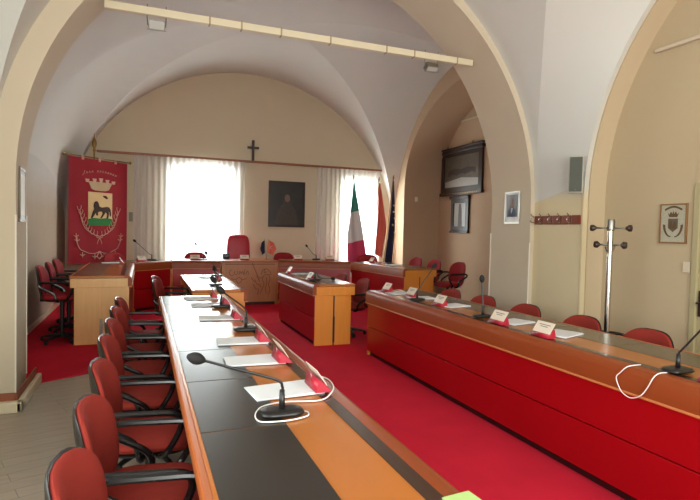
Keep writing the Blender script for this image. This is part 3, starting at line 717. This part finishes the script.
# pictures in the right rear recess (recess wall at x = 7.35, seen from the left)
t, P, o = frame('picture_frame', 'large dark carved frame holding an old group photograph', 'picture', (7.345, 12.18, 2.67), (0, -1, 0), (-1, 0, 0), 1.78, 1.03, .13, 'darkwood', .06, 'photo')
P('photo_foreground', [(.16, .14), (1.62, .14), (1.62, .30), (.9, .36), (.16, .28)], 'photo_pale')
P('photo_crowd', [(.30, .40), (.5, .46), (.7, .42), (.9, .46), (1.1, .43), (1.35, .47), (1.5, .42), (1.5, .56), (1.2, .60), (.9, .57), (.6, .6), (.3, .55)], 'photo_dark', .003)
cn = MB().box((7.24, 10.34, 3.66), (7.345, 12.24, 3.76), .02).box((7.20, 10.28, 3.74), (7.345, 12.30, 3.79), .015)
cn.build('cornice', M['darkwood'], t)
MB().box((7.26, 10.36, 2.60), (7.345, 12.22, 2.68), .012).build('lower_rail', M['darkwood'], t)
dt = MB()
for k in range(22): dt.box((7.255, 10.52+k*.074, 2.625), (7.262, 10.55+k*.074, 2.655))
dt.build('carved_beading', M['brass'], t)
for y in (10.75, 11.85): MB().lathe([(.012, 3.79), (.022, 3.81), (.004, 3.86)], (7.26, y, 0), 10).build('finial', M['brass'], t)
t, P, o = frame('picture_frame', 'small dark frame with a standing figure, hung below the large carved one', 'picture', (7.345, 11.68, 1.70), (0, -1, 0), (-1, 0, 0), .76, .82, .12, 'darkwood', .05, 'photo_pale')
P('printed_figure', [(.30, .12), (.48, .12), (.46, .5), (.42, .68), (.34, .68), (.32, .5)], 'photo_dark')
MB().box((7.26, 10.88, 2.50), (7.345, 11.73, 2.58), .015).build('cornice', M['darkwood'], t); MB().box((7.27, 10.90, 1.65), (7.345, 11.71, 1.71), .012).build('lower_rail', M['darkwood'], t)
# portrait on the right reveal of the arch
t, P, o = frame('portrait', 'silver framed colour portrait of a man in a suit on the arch reveal', 'picture', (4.538, 5.90, 1.79), (-.0885, -.996, 0), (-.996, .0885, 0), .34, .42, .022, 'silver_frame', .02, 'photo_pale')
P('printed_background', [(.05, .09), (.29, .09), (.29, .38), (.05, .38)], 'photo_dark'); P('printed_suit', [(.07, .09), (.28, .09), (.27, .17), (.21, .21), (.14, .21), (.08, .17)], 'suit', .003)
P('printed_shirt', [(.155, .12), (.195, .205), (.15, .205)], 'shirt', .004); P('printed_face', ell(.172, .265, .042, .058), 'skin', .004)
# frame on the left reveal
t, P, o = frame('picture_frame', 'pale framed picture seen edge on at the left pillar', 'picture', (-1.046, 5.54, 1.66), (-.0885, .996, 0), (.996, .0885, 0), .45, .50, .03, 'grey_frame', .018, 'photo_pale')
P('inner_mount', [(.06, .06), (.40, .06), (.40, .44), (.06, .44)], 'white_paint')

tag(MB().box((6.62, 12.355, 2.45), (6.70, 12.37, 2.57), .003).build('wall_box', M['white_paint']), 'small pale box high on the dim side wall left of the carved frame', 'wall box')
# poster with coat of arms in the right recess
t, P, o = frame('poster', 'framed sepia coat of arms poster beside the door', 'poster', (4.797, 3.80, 1.60), (0, -1, 0), (-1, 0, 0), .28, .385, .014, 'poster_frame', .02, 'poster')
P('printed_arc', [(.05+.18*k/10, .315+.03*math.sin(PI*k/10)) for k in range(11)]+[(.05+.18*k/10, .335+.03*math.sin(PI*k/10)) for k in range(10, -1, -1)], 'sepia')
P('printed_crown', [(.10, .255), (.18, .255), (.20, .30), (.18, .28), (.165, .31), (.15, .285), (.14, .315), (.13, .285), (.115, .31), (.10, .28), (.08, .30)], 'sepia')
P('printed_shield', [(.09, .24), (.19, .24), (.19, .15), (.14, .11), (.09, .15)], 'photo'); P('printed_figures', [(.10, .14), (.105, .20), (.125, .22), (.135, .17), (.15, .21), (.17, .20), (.18, .14)], 'sepia', .003)
for s in (-1, 1): P('printed_laurel', [(.14+s*(.02+.06*math.sin(PI*.5*k/8)), .07+.11*(1-math.cos(PI*.5*k/8))) for k in range(9)]+[(.14+s*(.02+.085*math.sin(PI*.5*k/8)), .06+.125*(1-math.cos(PI*.5*k/8))) for k in range(8, -1, -1)], 'sepia')

# loudspeaker, hook board, coat stand
sp = thing('loudspeaker', 'grey wall loudspeaker above the coat hooks', 'loudspeaker', (4.455, 4.585, 2.12), .75)
MB().box((-.0, -.02, .15), (.09, .02, .25), .004, rot=Matrix.Rotation(-.75, 3, 'Z'), piv=(0, 0, .2)).build('wall_bracket', M['steel'], sp)
MB().box((-.10, -.075, 0), (0, .075, .40), .008).build('cabinet', M['speaker_case'], sp); MB().box((-.112, -.064, .012), (-.10, .064, .388), .005).build('grille', M['speaker'], sp)
MB().lathe([(.008, 0), (.008, .004)], (-.113, 0, .03), 10).build('badge', M['steel'], sp)
tag(MB().tube([(4.54, 4.578, 2.16), (4.545, 4.575, 2.05), (4.546, 4.575, 1.2), (4.546, 4.575, .3)], .004, 6).build('cord', M['wall_niche']), 'thin pale cord running down from the wall loudspeaker', 'cord')
hb = thing('coat_hook_board', 'brown wooden coat hook board on the right wall', 'hook board', (4.55, 4.57, 1.78))
for k in range(5):
    y0 = .76*k/5+.008
    MB().box((-.022, y0, 0), (0, y0+.134, .105), .006).build('wood_plaque', M['hook_wood'], hb)
    y = y0+.143
    MB().tube(bez([(-.02, y, .02), (-.06, y, .03), (-.075, y, .06), (-.055, y, .075)], 4), .006, 7).tube(bez([(-.02, y, .09), (-.05, y, .105), (-.075, y, .13)], 4), .006, 7).build('hook', M['chrome'], hb)

cs = thing('coat_stand', 'tall chrome coat stand with double brown hooks near the right wall', 'coat stand', (4.16, 3.82, .008))
MB().tube([(0, 0, .05), (0, 0, 1.70)], .026, 16).build('pole', M['chrome'], cs)
MB().lathe([(.026, 1.70), (.036, 1.71), (.036, 1.79), (.03, 1.81)], n=16).build('pole_cap', M['steel'], cs)
MB().lathe([(.19, 0), (.19, .03), (.05, .06), (.03, .10)], n=24).build('base', M['black'], cs)
MB().tube([(.17*math.cos(2*PI*k/24), .17*math.sin(2*PI*k/24), .70) for k in range(25)], .014, 8).tube([(-.17, 0, .70), (.17, 0, .70)], .012, 8).build('umbrella_ring', M['black'], cs)
dv = Vector((.40, -.92, 0)).normalized(); dv2 = Vector((.92, .40, 0))
for s in (-1, 1):
    for zz, ln_, nm in ((1.725, .165, 'arm'), (1.565, .125, 'arm')):
        e = dv*s*ln_+Vector((0, 0, zz))
        a = MB().tube([(0, 0, zz), tuple(e)], .009, 8).build(nm, M['steel'], cs)
        MB().tube([tuple(e-dv*s*.03), tuple(e-dv*s*.005), tuple(e+dv*s*.02)], [.014, .032 if zz > 1.6 else .036, .03], 12).build('knob', M['darkwood'], a)
    MB().tube(bez([(0, 0, 1.50), tuple(dv2*s*.06+Vector((0, 0, 1.50))), tuple(dv2*s*.12+Vector((0, 0, 1.55)))], 4), .009, 8).build('arm', M['steel'], cs)
tag(MB().box((4.785, 3.475, 1.33), (4.80, 3.545, 1.43), .004).build('light_switch', M['arch']), 'small pale switch plate on the wall beside the door', 'switch')
tag(MB().box((-.30, 12.985, 1.74), (-.22, 13.0, 1.95), .004).build('wall_thermostat', M['grey_frame']), 'small dark wall device between the banner and the left window', 'wall device')

# ------------------------------------------------------------------ tall flags
fs = thing('flag_stand', 'low black stand holding three tall flags', 'flag stand', (5.42, 12.3, .008))
MB().box((-.34, -.12, 0), (.34, .12, .05), .01).build('base', M['black'], fs)
MB().box((-.28, -.05, .05), (.28, .07, .305), .015).build('socket_block', M['darkwood'], fs)
def tall_flag(label, foot, top, mats, wid, lean, lowz):
    t = thing('flag', label, 'flag', foot, 0, 'tall flags on poles')
    T = Vector(top)-Vector(foot)
    MB().tube([(0, 0, 0), tuple(T)], .014, 10).build('pole', M['brass'], t)
    d = T.normalized(); MB().tube([tuple(T), tuple(T+d*.05), tuple(T+d*.12)], [.016, .022, .003], 10).build('finial', M['brass'], t)
    zz = T.z; n = len(mats)
    for k, m in enumerate(mats):
        v0, v1 = k/n, (k+1)/n
        def f(u, v, v0=v0, v1=v1):
            w = v0+(v1-v0)*v                                  # 0 at the top, 1 at the hem
            p = T*(1-.015-w*(1-lowz/zz-.015))
            grow = .12+.88*min(1, w*1.7)
            xo = T.x+lean*wid*grow*(1-.35*max(0, w-.55)/.45)
            xi = max(p.x, T.x-.19) if lean > 0 else p.x
            return Vector((xi+(xo-xi)*u, p.y-.03-.045*math.sin(u*8+w*2.5)*min(1, w*2), p.z-.10*u*min(1, w*2)))
        g = MB().grid(f, 26, 14)
        g.build('cloth', M[m], t, ang=80)
    return t, T
tall_flag('green, white and red tall flag, leftmost of the three', (5.36, 12.30, .325), (4.84, 12.24, 2.92), ['it_green', 'it_white', 'it_red'], .14, -1, .38)
tall_flag('orange red town flag hanging in the middle of the three', (5.42, 12.32, .325), (5.52, 12.24, 2.90), ['town_red'], .25, 1, .75)
t, T = tall_flag('dark blue starred tall flag, rightmost of the three', (5.68, 12.30, .325), (5.90, 12.2, 2.97), ['eu_blue'], .09, 1, .55)
cloth_b = [c for c in t.children if c.name.startswith('cloth')][0]
for dx, dz in ((.02, -.82), (.05, -.98), (.0, -1.15), (.06, -1.34), (.02, -.66)):
    c = (T.x+dx-.03, T.y-.105, T.z+dz); pts = []
    for k in range(10):
        a = PI/2+k*PI/5; q = .035 if k % 2 == 0 else .016
        pts.append((q*math.cos(a), q*math.sin(a)))
    MB().prism(pts, c, (1, 0, 0), (0, 0, 1), (0, .006, 0)).build('star', M['star'], cloth_b, ang=20)

# ------------------------------------------------------------------ tie beam with floodlights
tb = thing('tie_beam', 'cream painted tie beam spanning the great arch', 'beam', (0, 5.8, 3.80))
MB().box((-.37, -.036, -.038), (3.86, .036, .038), .006).build('beam', M['beam'], tb)
for x in (.62, .95, 1.38, 1.95, 2.65, 3.02, 3.62): MB().box((x, -.04, -.042), (x+.018, .04, .042), .003).build('clip', M['beam_clip'], tb)
def flood(label, x, rx):
    t = thing('floodlight', label, 'floodlight', (x, 5.8, 3.755), 0, 'floodlights on the tie beam')
    for s in (-1, 1): MB().tube([(s*.09, 0, .12), (s*.09, 0, -.02), (s*.085, -.01, -.09)], .006, 7).build('bracket', M['steel'], t)
    R = Matrix.Rotation(rx, 3, 'X')
    MB().box((-.078, -.05, -.125), (.078, .03, -.03), .008, rot=R, piv=(0, 0, -.06)).build('housing', M['steel'], t)
    MB().box((-.068, -.056, -.115), (.068, -.05, -.04), .004, rot=R, piv=(0, 0, -.06)).build('glass', M['lamp_glass'], t)
    MB().tube([(-.09, -.012, -.13), (0, -.03, -.14), (.09, -.012, -.13)], .004, 6).build('guard_wire', M['steel'], t)
    return t
flood('wire guarded floodlight under the left part of the tie beam', .11, .3)
flood('white faced floodlight under the right part of the tie beam', 3.28, .9)

# ------------------------------------------------------------------ light
w = bpy.data.worlds.new('World'); bpy.context.scene.world = w; w.use_nodes = True
w.node_tree.nodes['Background'].inputs['Color'].default_value = (.86, .94, 1, 1); w.node_tree.nodes['Background'].inputs['Strength'].default_value = 1.2
def area(name, loc, rot, sx, sy, power, col):
    l = bpy.data.lights.new(name, 'AREA'); l.shape = 'RECTANGLE'; l.size = sx; l.size_y = sy; l.energy = power; l.color = col
    o = bpy.data.objects.new(name, l); C.objects.link(o); o.location = loc; o.rotation_euler = rot; return o
area('daylight_rear', (1.32, 13.33, 1.9), (-PI/2, 0, 0), 1.38, 2.2, 150, (.9, .98, 1))
area('daylight_rear', (5.36, 13.33, 1.85), (-PI/2, 0, 0), .98, 2.1, 112, (.9, .98, 1))
area('daylight_front', (.2, -2.08, 2.0), (PI/2, 0, 0), 1.58, 2.38, 84, (.97, 1, .95))
area('daylight_front', (2.7, -2.08, 2.0), (PI/2, 0, 0), 1.58, 2.38, 84, (.97, 1, .95))
area('daylight_left', (-1.41, 1.5, 1.95), (0, -PI/2, 0), 2.05, 2.78, 34, (.94, 1, .95))

# ------------------------------------------------------------------ camera
yaw, pitch, roll, f = 3.72502373e-01, -3.64914362e-02, 2.37415460e-02, 530.565
fw = Vector((math.sin(yaw)*math.cos(pitch), math.cos(yaw)*math.cos(pitch), math.sin(pitch)))
r0 = Vector((math.cos(yaw), -math.sin(yaw), 0)); u0 = r0.cross(fw)
rr = r0*math.cos(roll)+u0*math.sin(roll); uu = -r0*math.sin(roll)+u0*math.cos(roll)
cam = bpy.data.cameras.new('camera'); cam.sensor_width = 36; cam.lens = f/700*36; cam.clip_start = .05
co = bpy.data.objects.new('camera', cam); C.objects.link(co)
mx = Matrix((rr, uu, -fw)).transposed().to_4x4(); mx.translation = (0, 0, 1.65); co.matrix_world = mx
S = bpy.context.scene; S.camera = co
S.view_settings.view_transform = 'Standard'; S.view_settings.look = 'None'; S.view_settings.exposure = 0.93; S.view_settings.gamma = 1; S.view_settings.use_curve_mapping = False
S.cycles.use_denoising = True; S.cycles.max_bounces = 10; S.cycles.diffuse_bounces = 6; S.cycles.transparent_max_bounces = 12
S.cycles.sample_clamp_indirect = 6
